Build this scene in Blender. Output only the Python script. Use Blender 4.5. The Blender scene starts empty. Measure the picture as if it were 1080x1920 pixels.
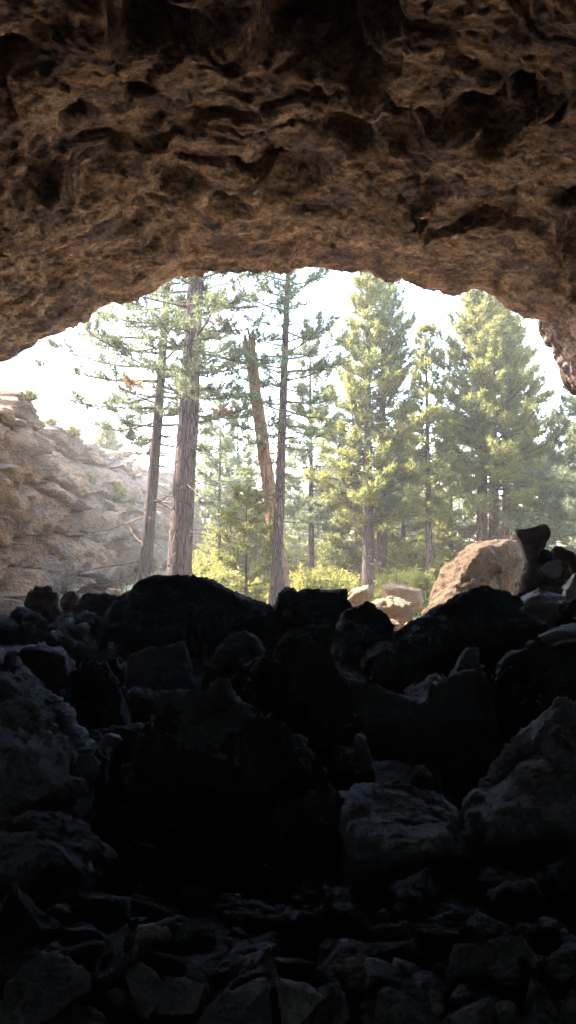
import bpy, bmesh, math, random
import numpy as np
from mathutils import Vector

random.seed(7)
SC = bpy.context.scene
COL = SC.collection
R = math.radians
F = 1507.0                      # focal length in photograph pixels (1080 x 1920)
EYE = np.array([0.0, 0.0, 1.6])
PITCH = math.atan(50 / F)

# ------------------------------------------------------------------ helpers
def at(px, py, Y):
    """point seen at pixel px, py at distance Y down the cave axis"""
    a = (px - 540) / F
    b = -(py - 960) / F
    d = np.array([a, math.cos(PITCH) - b * math.sin(PITCH), math.sin(PITCH) + b * math.cos(PITCH)])
    return EYE + d * (Y / d[1])

def project(P):
    Q = P - EYE
    f = Q[:, 1] * math.cos(PITCH) + Q[:, 2] * math.sin(PITCH)
    u = -Q[:, 1] * math.sin(PITCH) + Q[:, 2] * math.cos(PITCH)
    f = np.where(f < 0.1, 0.1, f)
    return 540 + F * Q[:, 0] / f, 960 - F * u / f

_rs = np.random.RandomState(11)
_PERM = np.concatenate([_rs.permutation(256)] * 3)
_G = _rs.normal(size=(256, 3)); _G /= np.linalg.norm(_G, axis=1)[:, None]
_J = _rs.rand(256, 3)
_V = _rs.rand(256)

def _hash(ix, iy, iz):
    return _PERM[_PERM[_PERM[ix & 255] + (iy & 255)] + (iz & 255)]

def pn(P):
    """gradient noise, about -0.7..0.7"""
    i = np.floor(P).astype(np.int64); f = P - i
    w = f * f * f * (f * (f * 6 - 15) + 10)
    out = np.zeros(len(P))
    for dx in (0, 1):
        wx = w[:, 0] if dx else 1 - w[:, 0]
        for dy in (0, 1):
            wy = w[:, 1] if dy else 1 - w[:, 1]
            for dz in (0, 1):
                wz = w[:, 2] if dz else 1 - w[:, 2]
                g = _G[_hash(i[:, 0] + dx, i[:, 1] + dy, i[:, 2] + dz)]
                out += wx * wy * wz * ((f - (dx, dy, dz)) * g).sum(1)
    return out * 1.5

def fbm(P, octv=4, gain=0.5, off=0.0):
    s = np.zeros(len(P)); a = 1.0; q = P + off
    for k in range(octv):
        s += a * pn(q); a *= gain; q = q * 2.03 + 17.3
    return s

def ridged(P, octv=3, gain=0.5, off=0.0):
    s = np.zeros(len(P)); a = 1.0; q = P + off
    for k in range(octv):
        s += a * (1 - 2 * np.abs(pn(q)) * 1.4); a *= gain; q = q * 2.1 + 9.1
    return s * 0.5

def worley(P, off=0.0):
    """F1, F2 - F1 and a random value of the nearest cell"""
    P = P + off
    i = np.floor(P).astype(np.int64)
    d1 = np.full(len(P), 9.0); d2 = np.full(len(P), 9.0); val = np.zeros(len(P))
    for dx in (-1, 0, 1):
        for dy in (-1, 0, 1):
            for dz in (-1, 0, 1):
                c = i + (dx, dy, dz)
                h = _hash(c[:, 0], c[:, 1], c[:, 2])
                d = np.linalg.norm(c + _J[h] - P, axis=1)
                near = d < d1
                d2 = np.where(near, d1, np.minimum(d2, d))
                val = np.where(near, _V[h], val)
                d1 = np.where(near, d, d1)
    return d1, d2 - d1, val

def facets(P, off=0.0, tilt=0.8):
    """piecewise flat offsets, like the broken faces of a rock"""
    P = P + off
    i = np.floor(P).astype(np.int64)
    d1 = np.full(len(P), 9.0); out = np.zeros(len(P))
    for dx in (-1, 0, 1):
        for dy in (-1, 0, 1):
            for dz in (-1, 0, 1):
                c = i + (dx, dy, dz)
                h = _hash(c[:, 0], c[:, 1], c[:, 2])
                q = P - c - _J[h]; d = np.linalg.norm(q, axis=1)
                near = d < d1
                out = np.where(near, (_V[h] - 0.5) + tilt * (q * _G[(h * 7 + 3) & 255]).sum(1), out)
                d1 = np.where(near, d, d1)
    return out

def sm(a, b, x):
    t = np.clip((x - a) / (b - a), 0, 1)
    return t * t * (3 - 2 * t)

def mesh_from(name, V, faces, mat=None, smooth=True):
    """faces: (n,3) or (n,4) int array"""
    V = np.asarray(V, dtype=np.float32); faces = np.asarray(faces, dtype=np.int32)
    me = bpy.data.meshes.new(name)
    n, k = faces.shape
    me.vertices.add(len(V)); me.vertices.foreach_set('co', V.ravel())
    me.loops.add(n * k); me.loops.foreach_set('vertex_index', faces.ravel())
    me.polygons.add(n)
    me.polygons.foreach_set('loop_start', np.arange(0, n * k, k, dtype=np.int32))
    me.polygons.foreach_set('loop_total', np.full(n, k, dtype=np.int32))
    me.update(calc_edges=True)
    me.polygons.foreach_set('use_smooth', np.full(n, smooth, dtype=bool))
    if mat: me.materials.append(mat)
    me.validate()
    return me

def link(name, me, loc=(0, 0, 0), parent=None):
    o = bpy.data.objects.new(name, me); COL.objects.link(o)
    if parent is not None: o.parent = parent
    o.location = loc
    return o

def tag(o, label=None, cat=None, group=None, kind=None):
    if label: o['label'] = label
    if cat: o['category'] = cat
    if group: o['group'] = group
    if kind: o['kind'] = kind
    return o

def empty(name, loc):
    o = bpy.data.objects.new(name, None); COL.objects.link(o); o.location = loc
    o.empty_display_size = 0.2
    return o

def grid_faces(nu, nv):
    a = np.arange(nu * nv).reshape(nv, nu)
    return np.stack([a[:-1, :-1].ravel(), a[:-1, 1:].ravel(), a[1:, 1:].ravel(), a[1:, :-1].ravel()], 1)

# ------------------------------------------------------------------ materials
class NT:
    def __init__(s, name):
        s.m = bpy.data.materials.new(name); s.m.use_nodes = True
        s.t = s.m.node_tree; s.t.nodes.clear()
        s.out = s.t.nodes.new('ShaderNodeOutputMaterial')
    def n(s, typ, **kw):
        x = s.t.nodes.new(typ)
        for k, v in kw.items():
            if k.startswith('i_'):
                x.inputs[k[2:].replace('_', ' ')].default_value = v
            else: setattr(x, k, v)
        return x
    def l(s, a, b): s.t.links.new(a, b)
    def coords(s, scale=(1, 1, 1), jitter=True):
        tc = s.n('ShaderNodeTexCoord'); mp = s.n('ShaderNodeMapping')
        mp.inputs['Scale'].default_value = scale
        if jitter:
            oi = s.n('ShaderNodeObjectInfo'); mu = s.n('ShaderNodeMath', operation='MULTIPLY'); mu.inputs[1].default_value = 37.0
            s.l(oi.outputs['Random'], mu.inputs[0])
            ad = s.n('ShaderNodeVectorMath', operation='ADD')
            s.l(tc.outputs['Object'], ad.inputs[0]); s.l(mu.outputs[0], ad.inputs[1]); s.l(ad.outputs[0], mp.inputs[0])
        else: s.l(tc.outputs['Object'], mp.inputs[0])
        return mp.outputs[0]
    def noise(s, vec, scale, detail=6, rough=0.6, dist=0.0):
        x = s.n('ShaderNodeTexNoise'); x.inputs['Scale'].default_value = scale; x.inputs['Detail'].default_value = detail
        x.inputs['Roughness'].default_value = rough; x.inputs['Distortion'].default_value = dist
        s.l(vec, x.inputs['Vector']); return x.outputs['Fac']
    def vor(s, vec, scale, feature='F1', rnd=1.0):
        x = s.n('ShaderNodeTexVoronoi', feature=feature); x.inputs['Scale'].default_value = scale
        x.inputs['Randomness'].default_value = rnd; s.l(vec, x.inputs['Vector']); return x.outputs['Distance']
    def ramp(s, fac, stops):
        x = s.n('ShaderNodeValToRGB'); e = x.color_ramp.elements
        while len(e) < len(stops): e.new(0.5)
        for i, (p, c) in enumerate(stops):
            e[i].position = p; e[i].color = (c, c, c, 1) if not hasattr(c, '__len__') else (*c, 1)
        s.l(fac, x.inputs[0]); return x.outputs[0]
    def mix(s, fac, a, b, mode='MIX'):
        x = s.n('ShaderNodeMix', data_type='RGBA', blend_type=mode)
        for v, k in ((fac, 0), (a, 6), (b, 7)):
            if hasattr(v, 'links'): s.l(v, x.inputs[k])
            elif k == 0: x.inputs[0].default_value = v
            else: x.inputs[k].default_value = (*v, 1)
        return x.outputs[2]
    def math(s, op, a, b=0.0):
        x = s.n('ShaderNodeMath', operation=op)
        for i, v in enumerate((a, b)):
            if hasattr(v, 'links'): s.l(v, x.inputs[i])
            else: x.inputs[i].default_value = v
        return x.outputs[0]
    def bump(s, h, dist, strength=1.0, normal=None):
        x = s.n('ShaderNodeBump'); x.inputs['Distance'].default_value = dist; x.inputs['Strength'].default_value = strength
        s.l(h, x.inputs['Height'])
        if normal is not None: s.l(normal, x.inputs['Normal'])
        return x.outputs[0]
    def principled(s, col, rough=0.9, normal=None, spec=0.25):
        p = s.n('ShaderNodeBsdfPrincipled')
        if hasattr(col, 'links'): s.l(col, p.inputs['Base Color'])
        else: p.inputs['Base Color'].default_value = (*col, 1)
        if hasattr(rough, 'links'): s.l(rough, p.inputs['Roughness'])
        else: p.inputs['Roughness'].default_value = rough
        p.inputs['Specular IOR Level'].default_value = spec
        if normal is not None: s.l(normal, p.inputs['Normal'])
        s.l(p.outputs[0], s.out.inputs[0]); return s.m

def rock_material(name, c_dark, c_mid, c_light, scale=1.0, stretch=(1, 1, 1), bumps=1.0, dust=None, rough=0.92, spec=0.2):
    t = NT(name); v = t.coords(stretch)
    big = t.noise(v, 1.6 * scale, 5, 0.62, 0.6)
    med = t.noise(v, 7 * scale, 8, 0.68, 0.3)
    fine = t.noise(v, 38 * scale, 6, 0.7)
    col = t.ramp(big, [(0.30, c_dark), (0.52, c_mid), (0.72, c_light)])
    col2 = t.ramp(med, [(0.32, c_dark), (0.55, c_mid), (0.75, c_light)])
    col = t.mix(0.5, col, col2)
    sp = t.ramp(fine, [(0.3, 0.55), (0.7, 1.25)])
    col = t.mix(0.75, col, sp, 'MULTIPLY')
    if dust:
        pat = t.ramp(t.noise(v, 3.2 * scale, 6, 0.6, 0.8), [(0.52, 0.0), (0.66, 1.0)])
        col = t.mix(t.math('MULTIPLY', pat, 0.6), col, dust)
    pits = t.vor(v, 26 * scale)
    h = t.math('ADD', t.math('MULTIPLY', med, 1.0), t.math('MULTIPLY', fine, 0.35))
    b = t.bump(h, 0.09 * bumps)
    b = t.bump(t.math('ADD', t.math('MULTIPLY', fine, 0.6), t.math('MULTIPLY', pits, 0.2)), 0.014 * bumps, 0.8, b)
    return t.principled(col, rough, b, spec)

MAT = {}
MAT['basalt'] = rock_material('dark_basalt', (0.012, 0.013, 0.017), (0.022, 0.024, 0.030), (0.040, 0.042, 0.052), bumps=1.5)  # bluish tint puts the cool tone of the shade into the colour
MAT['basalt_grey'] = rock_material('grey_basalt', (0.10, 0.105, 0.122), (0.19, 0.197, 0.225), (0.31, 0.32, 0.35), bumps=1.5)  # lit copy of the dark basalt, blue sky light put into the colour
MAT['basalt_mid'] = rock_material('mid_basalt', (0.045, 0.048, 0.058), (0.095, 0.100, 0.118), (0.18, 0.186, 0.21), bumps=1.5)  # copy between dark and grey, for boulders that catch less light
MAT['basalt_pale'] = rock_material('pale_basalt', (0.115, 0.123, 0.145), (0.215, 0.226, 0.262), (0.34, 0.352, 0.40), bumps=1.5)  # lightest copy, light on the boulder tops put into the whole colour
MAT['tan_sunlit'] = rock_material('sunlit_tan_rock', (0.15, 0.098, 0.058), (0.25, 0.170, 0.105), (0.32, 0.23, 0.15), bumps=1.5)  # tan rock brightened in colour so that shaded fronts look sunlit
MAT['basalt_brown'] = rock_material('brown_basalt', (0.07, 0.05, 0.04), (0.12, 0.085, 0.065), (0.18, 0.13, 0.10))
MAT['tan_rock'] = rock_material('tan_rock', (0.062, 0.036, 0.019), (0.120, 0.073, 0.040), (0.165, 0.107, 0.063), dust=(0.085, 0.066, 0.050), bumps=1.5)
MAT['pale_rock'] = rock_material('pale_rock', (0.20, 0.205, 0.215), (0.32, 0.325, 0.34), (0.43, 0.435, 0.45))

def ceiling_material():
    t = NT('cave_ceiling_rock'); v = t.coords((0.75, 1.0, 1.25), False)
    warp = t.noise(v, 0.9, 4, 0.6)
    big = t.noise(v, 0.85, 8, 0.66, 0.9)
    med = t.noise(v, 3.1, 9, 0.7, 0.7)
    fine = t.noise(v, 17, 7, 0.72, 0.3)
    vf = t.noise(v, 60, 4, 0.7)
    col = t.ramp(big, [(0.38, (0.030, 0.021, 0.022)), (0.455, (0.105, 0.066, 0.050)), (0.53, (0.195, 0.122, 0.080)), (0.63, (0.28, 0.215, 0.180))])
    och = t.ramp(med, [(0.41, (0.028, 0.021, 0.024)), (0.475, (0.115, 0.082, 0.072)), (0.54, (0.26, 0.155, 0.082)), (0.63, (0.36, 0.255, 0.205))])
    col = t.mix(0.6, col, och)
    purple = t.ramp(t.noise(v, 1.7, 6, 0.6, 1.2), [(0.52, 0.0), (0.60, 1.0)])
    col = t.mix(t.math('MULTIPLY', purple, 0.75), col, (0.060, 0.046, 0.056))
    col = t.mix(0.9, col, t.ramp(fine, [(0.38, 0.38), (0.5, 0.95), (0.62, 1.55)]), 'MULTIPLY')
    cr = t.vor(v, 2.2, 'DISTANCE_TO_EDGE')
    crack = t.ramp(cr, [(0.0, 0.0), (0.035, 1.0)])
    h = t.math('ADD', t.math('MULTIPLY', med, 1.0), t.math('MULTIPLY', fine, 0.40))
    b = t.bump(h, 0.22)
    b = t.bump(t.math('ADD', t.math('MULTIPLY', fine, 0.6), t.math('MULTIPLY', vf, 0.4)), 0.05, 0.9, b)
    g = t.n('ShaderNodeGamma'); t.l(t.mix(1.0, col, (2.05, 1.97, 2.22), 'MULTIPLY'), g.inputs[0]); g.inputs[1].default_value = 0.80
    return t.principled(g.outputs[0], 0.95, b, 0.15)
MAT['ceiling'] = ceiling_material()

def cliff_material():
    t = NT('cliff_rock'); v = t.coords((1, 0.6, 1.5), False)
    big = t.noise(v, 0.7, 7, 0.62, 0.8); med = t.noise(v, 2.6, 8, 0.68, 0.4); fine = t.noise(v, 14, 7, 0.7)
    col = t.ramp(big, [(0.32, (0.126, 0.096, 0.078)), (0.47, (0.262, 0.168, 0.106)), (0.60, (0.350, 0.209, 0.113)), (0.72, (0.408, 0.276, 0.170))])
    c2 = t.ramp(med, [(0.34, (0.084, 0.061, 0.049)), (0.5, (0.254, 0.167, 0.106)), (0.7, (0.395, 0.268, 0.173))])
    col = t.mix(0.5, col, c2)
    grey = t.ramp(t.noise(v, 0.45, 6, 0.62, 1.0), [(0.45, 0.0), (0.56, 1.0)])
    col = t.mix(t.math('MULTIPLY', grey, 0.5), col, (0.20, 0.175, 0.155))
    # pale vertical mineral streaks
    vs = t.coords((1.2, 1.6, 0.18), False)
    st = t.ramp(t.noise(vs, 2.6, 5, 0.6, 0.3), [(0.56, 0.0), (0.70, 1.0)])
    col = t.mix(t.math('MULTIPLY', st, 0.4), col, (0.340, 0.313, 0.286))
    col = t.mix(0.8, col, t.ramp(fine, [(0.3, 0.55), (0.7, 1.3)]), 'MULTIPLY')
    b = t.bump(t.math('ADD', med, t.math('MULTIPLY', fine, 0.5)), 0.5)
    col = t.mix(1.0, col, (1.32, 1.26, 1.18), 'MULTIPLY')
    return t.principled(col, 0.95, b, 0.1)
MAT['cliff'] = cliff_material()

def ground_material():
    t = NT('forest_floor'); v = t.coords((1, 1, 1), False)
    big = t.noise(v, 0.35, 5, 0.6, 0.5); fine = t.noise(v, 9, 8, 0.7)
    col = t.ramp(big, [(0.35, (0.42, 0.33, 0.22)), (0.5, (0.46, 0.38, 0.24)), (0.65, (0.36, 0.32, 0.15))])
    col = t.mix(0.8, col, t.ramp(fine, [(0.3, 0.5), (0.7, 1.35)]), 'MULTIPLY')
    return t.principled(col, 0.95, t.bump(fine, 0.08), 0.1)
MAT['ground'] = ground_material()

def bark_material(name, c0, c1, c2):
    t = NT(name); v = t.coords((1, 1, 0.11))
    fur = t.vor(v, 19, 'DISTANCE_TO_EDGE'); n = t.noise(v, 9, 7, 0.7, 0.6)
    f = t.ramp(fur, [(0.0, 0.0), (0.13, 1.0)])
    col = t.ramp(n, [(0.3, c0), (0.5, c1), (0.72, c2)])
    col = t.mix(t.ramp(fur, [(0.0, 1.0), (0.09, 0.0)]), col, tuple(x * 0.6 for x in c0))
    return t.principled(col, 0.95, t.bump(t.math('ADD', f, t.math('MULTIPLY', n, 0.5)), 0.05), 0.1)
MAT['bark_grey'] = bark_material('grey_pine_bark', (0.046, 0.031, 0.028), (0.074, 0.052, 0.046), (0.105, 0.077, 0.068))
MAT['bark_red'] = bark_material('red_pine_bark', (0.073, 0.042, 0.034), (0.117, 0.069, 0.053), (0.161, 0.105, 0.085))
MAT['snag'] = bark_material('bleached_orange_wood', (0.151, 0.076, 0.041), (0.234, 0.127, 0.072), (0.284, 0.182, 0.116))
MAT['twig'] = bark_material('twig_bark', (0.07, 0.05, 0.04), (0.12, 0.09, 0.07), (0.17, 0.13, 0.11))

def leaf_material(name, c1, c2, trans, tw=0.45):
    t = NT(name)
    v = t.coords((1, 1, 1))
    n = t.noise(v, 0.9, 4, 0.6)
    g = t.n('ShaderNodeNewGeometry')
    f = t.math('ADD', t.math('MULTIPLY', n, 0.7), t.math('MULTIPLY', g.outputs['Random Per Island'], 0.35))
    col = t.ramp(f, [(0.3, c1), (0.75, c2)])
    p = t.n('ShaderNodeBsdfPrincipled'); t.l(col, p.inputs['Base Color']); p.inputs['Roughness'].default_value = 0.55
    p.inputs['Specular IOR Level'].default_value = 0.3
    tr = t.n('ShaderNodeBsdfTranslucent'); t.l(t.mix(0.5, col, trans), tr.inputs[0])
    mx = t.n('ShaderNodeMixShader'); mx.inputs[0].default_value = tw
    t.l(p.outputs[0], mx.inputs[1]); t.l(tr.outputs[0], mx.inputs[2]); t.l(mx.outputs[0], t.out.inputs[0])
    return t.m
MAT['needle'] = leaf_material('pine_needles', (0.072, 0.082, 0.026), (0.165, 0.162, 0.050), (0.28, 0.265, 0.075), 0.55)
MAT['needle_cool'] = leaf_material('cool_pine_needles', (0.062, 0.078, 0.042), (0.120, 0.135, 0.068), (0.19, 0.20, 0.09))
MAT['needle_dead'] = leaf_material('dry_pine_needles', (0.177, 0.088, 0.041), (0.245, 0.136, 0.061), (0.272, 0.150, 0.068))
MAT['shrub'] = leaf_material('yellow_green_leaves', (0.109, 0.116, 0.031), (0.245, 0.218, 0.048), (0.286, 0.258, 0.054))
MAT['shrub_yellow'] = leaf_material('yellow_blossom_leaves', (0.306, 0.245, 0.027), (0.408, 0.340, 0.041), (0.408, 0.340, 0.041))
MAT['grass'] = leaf_material('dry_grass', (0.204, 0.170, 0.061), (0.286, 0.238, 0.102), (0.286, 0.245, 0.095))

# ------------------------------------------------------------------ boulders
_ICO = {}
def ico(sub):
    if sub not in _ICO:
        bm = bmesh.new(); bmesh.ops.create_icosphere(bm, subdivisions=sub, radius=1)
        V = np.array([v.co[:] for v in bm.verts]); V /= np.linalg.norm(V, axis=1)[:, None]
        Fc = np.array([[v.index for v in f.verts] for f in bm.faces]); bm.free()
        _ICO[sub] = (V, Fc)
    return _ICO[sub]

def hull_planes(P, c):
    bm = bmesh.new()
    vs = [bm.verts.new(p) for p in P]
    bmesh.ops.convex_hull(bm, input=vs, use_existing_faces=False)
    pl = []
    for f in bm.faces:
        if f.calc_area() < 1e-7: continue
        n = np.array(f.normal); h = float(np.dot(n, np.array(f.verts[0].co) - c))
        if h < 0: n, h = -n, -h
        if all(np.dot(n, m) < 0.985 for m, _ in pl): pl.append((n, max(h, 1e-3)))
    bm.free()
    return pl

def rock_mesh(name, P, mat, seed, sub=5, amp=1.0, chops=9, k=22, strata=0.0):
    rs = np.random.RandomState(seed)
    P = np.array(P); lo, hi = P.min(0), P.max(0); c = (lo + hi) / 2
    pl = hull_planes(P, c)
    if chops:
        for _ in range(chops):
            n = rs.normal(size=3); n /= np.linalg.norm(n)
            s = ((P - c) @ n).max()
            pl.append((n, s * rs.uniform(0.86, 0.97)))
    D, Fc = ico(sub)
    acc = np.zeros(len(D))
    for n, h in pl:
        q = np.clip(D @ n, 0, None) / h
        acc += q ** k
    r = acc ** (-1.0 / k)
    X = D * r[:, None]
    s = float(np.mean(hi - lo)) / 2
    off = rs.uniform(0, 60, 3)
    Q = X / s + off
    Qw = Q + 0.10 * np.stack([fbm(Q * 2.1, 2), fbm(Q * 2.1, 2, 0.5, 7.0), fbm(Q * 2.1, 2, 0.5, 13.0)], 1)
    w1, e1, v1 = worley(Qw * np.array([1.2, 1.2, 1.6]))
    d = 0.04 * fbm(Q * 1.1, 3) + 0.13 * facets(Qw * np.array([1.1, 1.1, 1.5]), 3.0, 1.0) + 0.055 * facets(Qw * 2.6, 5.0, 1.0) + 0.016 * facets(Qw * 6.5, 9.0, 1.0) - 0.02 * (1 - sm(0, 0.05, e1))
    if strata:
        zz = Q[:, 2] * 5 + 1.1 * fbm(Q * 1.3, 2) + 0.6 * Q[:, 0]
        d += strata * (np.abs((zz % 1.0) - 0.5) - 0.25)
    d = d * s * amp
    M = X + off * 1.0
    d += amp * min(1.0, s * 2.2) * (0.032 * fbm(M * 4.5, 5, 0.58) + 0.022 * facets(M * 7.0, 2.0, 1.0) + 0.012 * ridged(M * 9, 4, 0.6) + 0.008 * facets(M * 19.0, 4.0, 1.0))
    V = X + D * d[:, None]
    vl, vh = V.min(0), V.max(0)
    V = (V - (vl + vh) / 2) * ((hi - lo) / (vh - vl)) + c
    base = np.array([c[0], c[1], V[:, 2].min()])
    me = mesh_from(name, V - base, Fc, mat)
    return me, base

FACE = 0.4
G_DARK = 'dark boulders heaped in the cave mouth'
def boulder(label, mat, outline, Y, fd=0.6, bd=0.6, front=None, seed=1, sub=5, amp=1.0, chops=5, k=48, ftop=None, spread=0.16, name='boulder', cat='boulder', group=None, fs=0.8, bs=0.8, strata=0.0):
    """outline: what the photograph shows of it at distance Y; front / back: its near and far sides"""
    if ftop is None: ftop = 0.5 if mat in ('basalt_grey', 'basalt_pale', 'pale_rock') else 0.12
    O = np.array([o[:2] for o in outline], float)
    if group == G_DARK and spread:
        cx_ = (O[:, 0].min() + O[:, 0].max()) / 2; fy = np.clip((O[:, 1] - O[:, 1].min()) / (np.ptp(O[:, 1]) + 1e-6) - 0.3, 0, 1) / 0.7
        O[:, 0] = cx_ + (O[:, 0] - cx_) * (1 + 2 * spread * fy)
        outline = [(O[q, 0], O[q, 1], *o[2:]) for q, o in enumerate(outline)]
    c = (O.min(0) + O.max(0)) / 2
    P = [at(o[0], o[1], o[2] if len(o) > 2 else Y) for o in outline]
    if front is None:
        f = c + (O - c) * fs
        fr_ = (f[:, 1] - f[:, 1].min()) / (np.ptp(f[:, 1]) + 1e-6)
        P += [at(q[0], q[1], Y - fd * (FACE if ftop < 0.3 else 1.0) * (ftop + (1 - ftop) * t_)) for q, t_ in zip(f, fr_)]
    else:
        P += [at(*q) for q in front]
    b = c + (O - c) * bs
    P += [at(x, y, Y + bd) for x, y in b]
    me, base = rock_mesh(name, P, MAT[mat], seed, sub, amp, chops, k, strata)
    o = link(name, me, base)
    return tag(o, label, cat, group)

G_DARK = 'dark boulders heaped in the cave mouth'
G_SUN = 'sunlit rocks outside the cave mouth'
G_LOW = 'rocks strewn over the cave floor'

# --- sunlit rocks beyond the shade of the roof
boulder('huge tan boulder, its rounded left side in full sun, its right side in shade', 'tan_rock',
        [(786, 1150), (790, 1115), (812, 1080), (848, 1050), (890, 1026), (935, 1012), (978, 1010), (1000, 1040), (1004, 1090), (1000, 1150), (960, 1190), (830, 1190)], 15.6,
        bd=1.1, front=[(800, 1180, 14.9), (835, 1110, 14.75), (868, 1066, 14.7), (905, 1034, 14.95), (868, 1190, 14.55), (960, 1060, 15.15), (960, 1190, 15.0)], seed=3, sub=6, amp=1.0, chops=2, k=44, group=G_SUN)
boulder('tan block wedged upright behind the top of the huge sunlit boulder', 'tan_rock',
        [(948, 1020), (955, 1000), (985, 992), (1005, 1012), (1008, 1060), (950, 1060)], 16.9, 0.3, 0.3, seed=5, sub=4, group=G_SUN)
boulder('dark angular block with a pointed corner standing above the huge tan boulder', 'basalt_brown',
        [(966, 994), (985, 989), (1027, 982), (1034, 1000), (1022, 1020), (1012, 1045), (1002, 1066), (990, 1066), (984, 1030)], 11.3, 0.3, 0.3, seed=206, sub=5, amp=0.45, chops=0, spread=0, k=60, group=G_DARK)
boulder('squat tan block in the sun, just right of the flat-topped black boulder', 'tan_sunlit',
        [(640, 1130), (660, 1105), (690, 1096), (700, 1110), (698, 1150), (645, 1160)], 16.2, 0.5, 0.5, seed=8, ftop=0.8, group=G_SUN, amp=0.7)
boulder('long low tan slab lying behind the rounded sunlit rock', 'tan_sunlit',
        [(714, 1096), (722, 1092), (792, 1104), (796, 1150), (720, 1145)], 17.6, 0.4, 0.5, seed=9, ftop=0.8, group=G_SUN, amp=0.55)
boulder('rounded cracked tan rock in full sun beside the huge tan boulder', 'tan_sunlit',
        [(688, 1160), (692, 1128), (715, 1117), (750, 1117), (772, 1130), (774, 1165), (762, 1195), (712, 1195)], 15.0, 0.5, 0.5, seed=10, ftop=0.8, group=G_SUN, amp=0.9)
boulder('small pale sunlit slab tilted at the foot of the rounded tan rock', 'tan_sunlit',
        [(748, 1192), (756, 1172), (786, 1158), (796, 1168), (780, 1192)], 14.2, 0.25, 0.25, seed=12, sub=4, ftop=0.8, group=G_SUN, name='rock', cat='rock')
boulder('little tan wedge of rock deep in the notch below the rounded sunlit rock', 'tan_sunlit',
        [(715, 1175), (735, 1160), (752, 1170), (748, 1200), (725, 1205)], 13.8, 0.2, 0.2, seed=13, sub=4, ftop=0.8, group=G_SUN, name='rock', cat='rock')
boulder('tiny tan rock glimpsed behind the black boulder under the big left pine', 'tan_sunlit',
        [(196, 1112), (206, 1103), (224, 1103), (232, 1112), (230, 1130), (198, 1130)], 16.5, 0.3, 0.3, seed=14, sub=4, ftop=0.8, group=G_SUN, name='rock', cat='rock')

# --- dark skyline of the boulder heap
boulder('upright dark brown boulder with a rounded tip at the left end of the skyline', 'basalt_brown',
        [(48, 1240), (50, 1140), (62, 1110), (82, 1097), (102, 1104), (112, 1130), (114, 1240)], 11.0, 0.6, 0.4, seed=21, group=G_DARK)
boulder('small rounded brown boulder leaning on the right of the upright one', 'basalt_brown',
        [(108, 1180), (110, 1128), (122, 1110), (140, 1107), (150, 1122), (152, 1180)], 11.5, 0.4, 0.4, seed=22, group=G_DARK)
boulder('dark sloping slab at the left edge below the foot of the cliff', 'basalt',
        [(-70, 1250), (-30, 1205), (20, 1166), (58, 1148), (85, 1165), (100, 1260)], 10.4, 0.7, 0.6, seed=23, group=G_DARK)
boulder('black boulder with one pale grey face catching light below the small brown one', 'basalt_grey',
        [(100, 1265), (104, 1182), (128, 1157), (160, 1160), (178, 1178), (185, 1200), (180, 1228), (160, 1265)], 9.6, 0.5, 0.5, seed=24, group=G_DARK)
boulder('blocky dark boulder with a grey lit top, left of the widest black boulder', 'basalt_mid',
        [(144, 1170), (150, 1124), (160, 1112), (192, 1110), (226, 1114), (250, 1130), (260, 1250), (150, 1250)], 10.6, 0.5, 0.6, seed=25, ftop=0.2, group=G_DARK)
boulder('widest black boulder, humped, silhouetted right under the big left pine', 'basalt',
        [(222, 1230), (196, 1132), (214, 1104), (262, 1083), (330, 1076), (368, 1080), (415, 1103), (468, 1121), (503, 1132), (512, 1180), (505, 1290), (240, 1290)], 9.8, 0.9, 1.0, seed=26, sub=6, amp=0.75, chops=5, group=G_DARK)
boulder('dark rock closing the gap left of the widest black boulder', 'basalt_mid',
        [(196, 1190), (204, 1140), (222, 1118), (245, 1112), (266, 1130), (270, 1190)], 10.4, 0.3, 0.3, seed=133, group=G_DARK)
boulder('flat-topped black boulder silhouetted at the foot of the slim central pine', 'basalt',
        [(495, 1200), (505, 1138), (528, 1112), (572, 1101), (640, 1101), (658, 1108), (655, 1140), (648, 1250), (500, 1260)], 9.9, 0.7, 0.7, seed=27, sub=5, amp=0.7, group=G_DARK)
boulder('sloping black boulder left of the sunlit notch', 'basalt',
        [(622, 1220), (640, 1146), (688, 1127), (712, 1142), (730, 1160), (724, 1190), (745, 1225), (740, 1290), (630, 1290)], 9.2, 0.6, 0.5, seed=28, amp=0.8, group=G_DARK)
boulder('large black boulder with a peaked top standing before the huge tan boulder', 'basalt',
        [(744, 1290), (748, 1228), (768, 1192), (812, 1158), (862, 1118), (900, 1097), (940, 1104), (985, 1130), (1018, 1162), (1022, 1250), (1010, 1350), (780, 1350)], 9.0, 0.9, 0.9, seed=29, sub=6, amp=0.75, chops=4, group=G_DARK)
boulder('small dark boulder poking up between the sunlit notch and the peaked black boulder', 'basalt',
        [(790, 1200), (800, 1156), (826, 1140), (856, 1142), (866, 1180), (860, 1220), (800, 1220)], 10.8, 0.4, 0.4, seed=30, group=G_DARK)
boulder('round dark boulder at the right edge, right of the pointed block', 'basalt_brown',
        [(1010, 1090), (1020, 1040), (1040, 1022), (1062, 1030), (1090, 1045), (1120, 1080), (1110, 1160), (1020, 1160)], 11.4, 0.5, 0.4, seed=31, group=G_DARK)
boulder('shaded brown boulder between the huge tan boulder and the round dark one', 'basalt_brown',
        [(965, 1120), (975, 1085), (992, 1052), (1015, 1060), (1040, 1090), (1040, 1180), (965, 1180)], 11.2, 0.5, 0.4, seed=131, group=G_DARK)
boulder('dark angular boulder wedged under the pointed upright block', 'basalt',
        [(985, 1060), (995, 1038), (1020, 1030), (1045, 1050), (1050, 1110), (985, 1110)], 11.3, 0.4, 0.4, seed=132, group=G_DARK)
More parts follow.
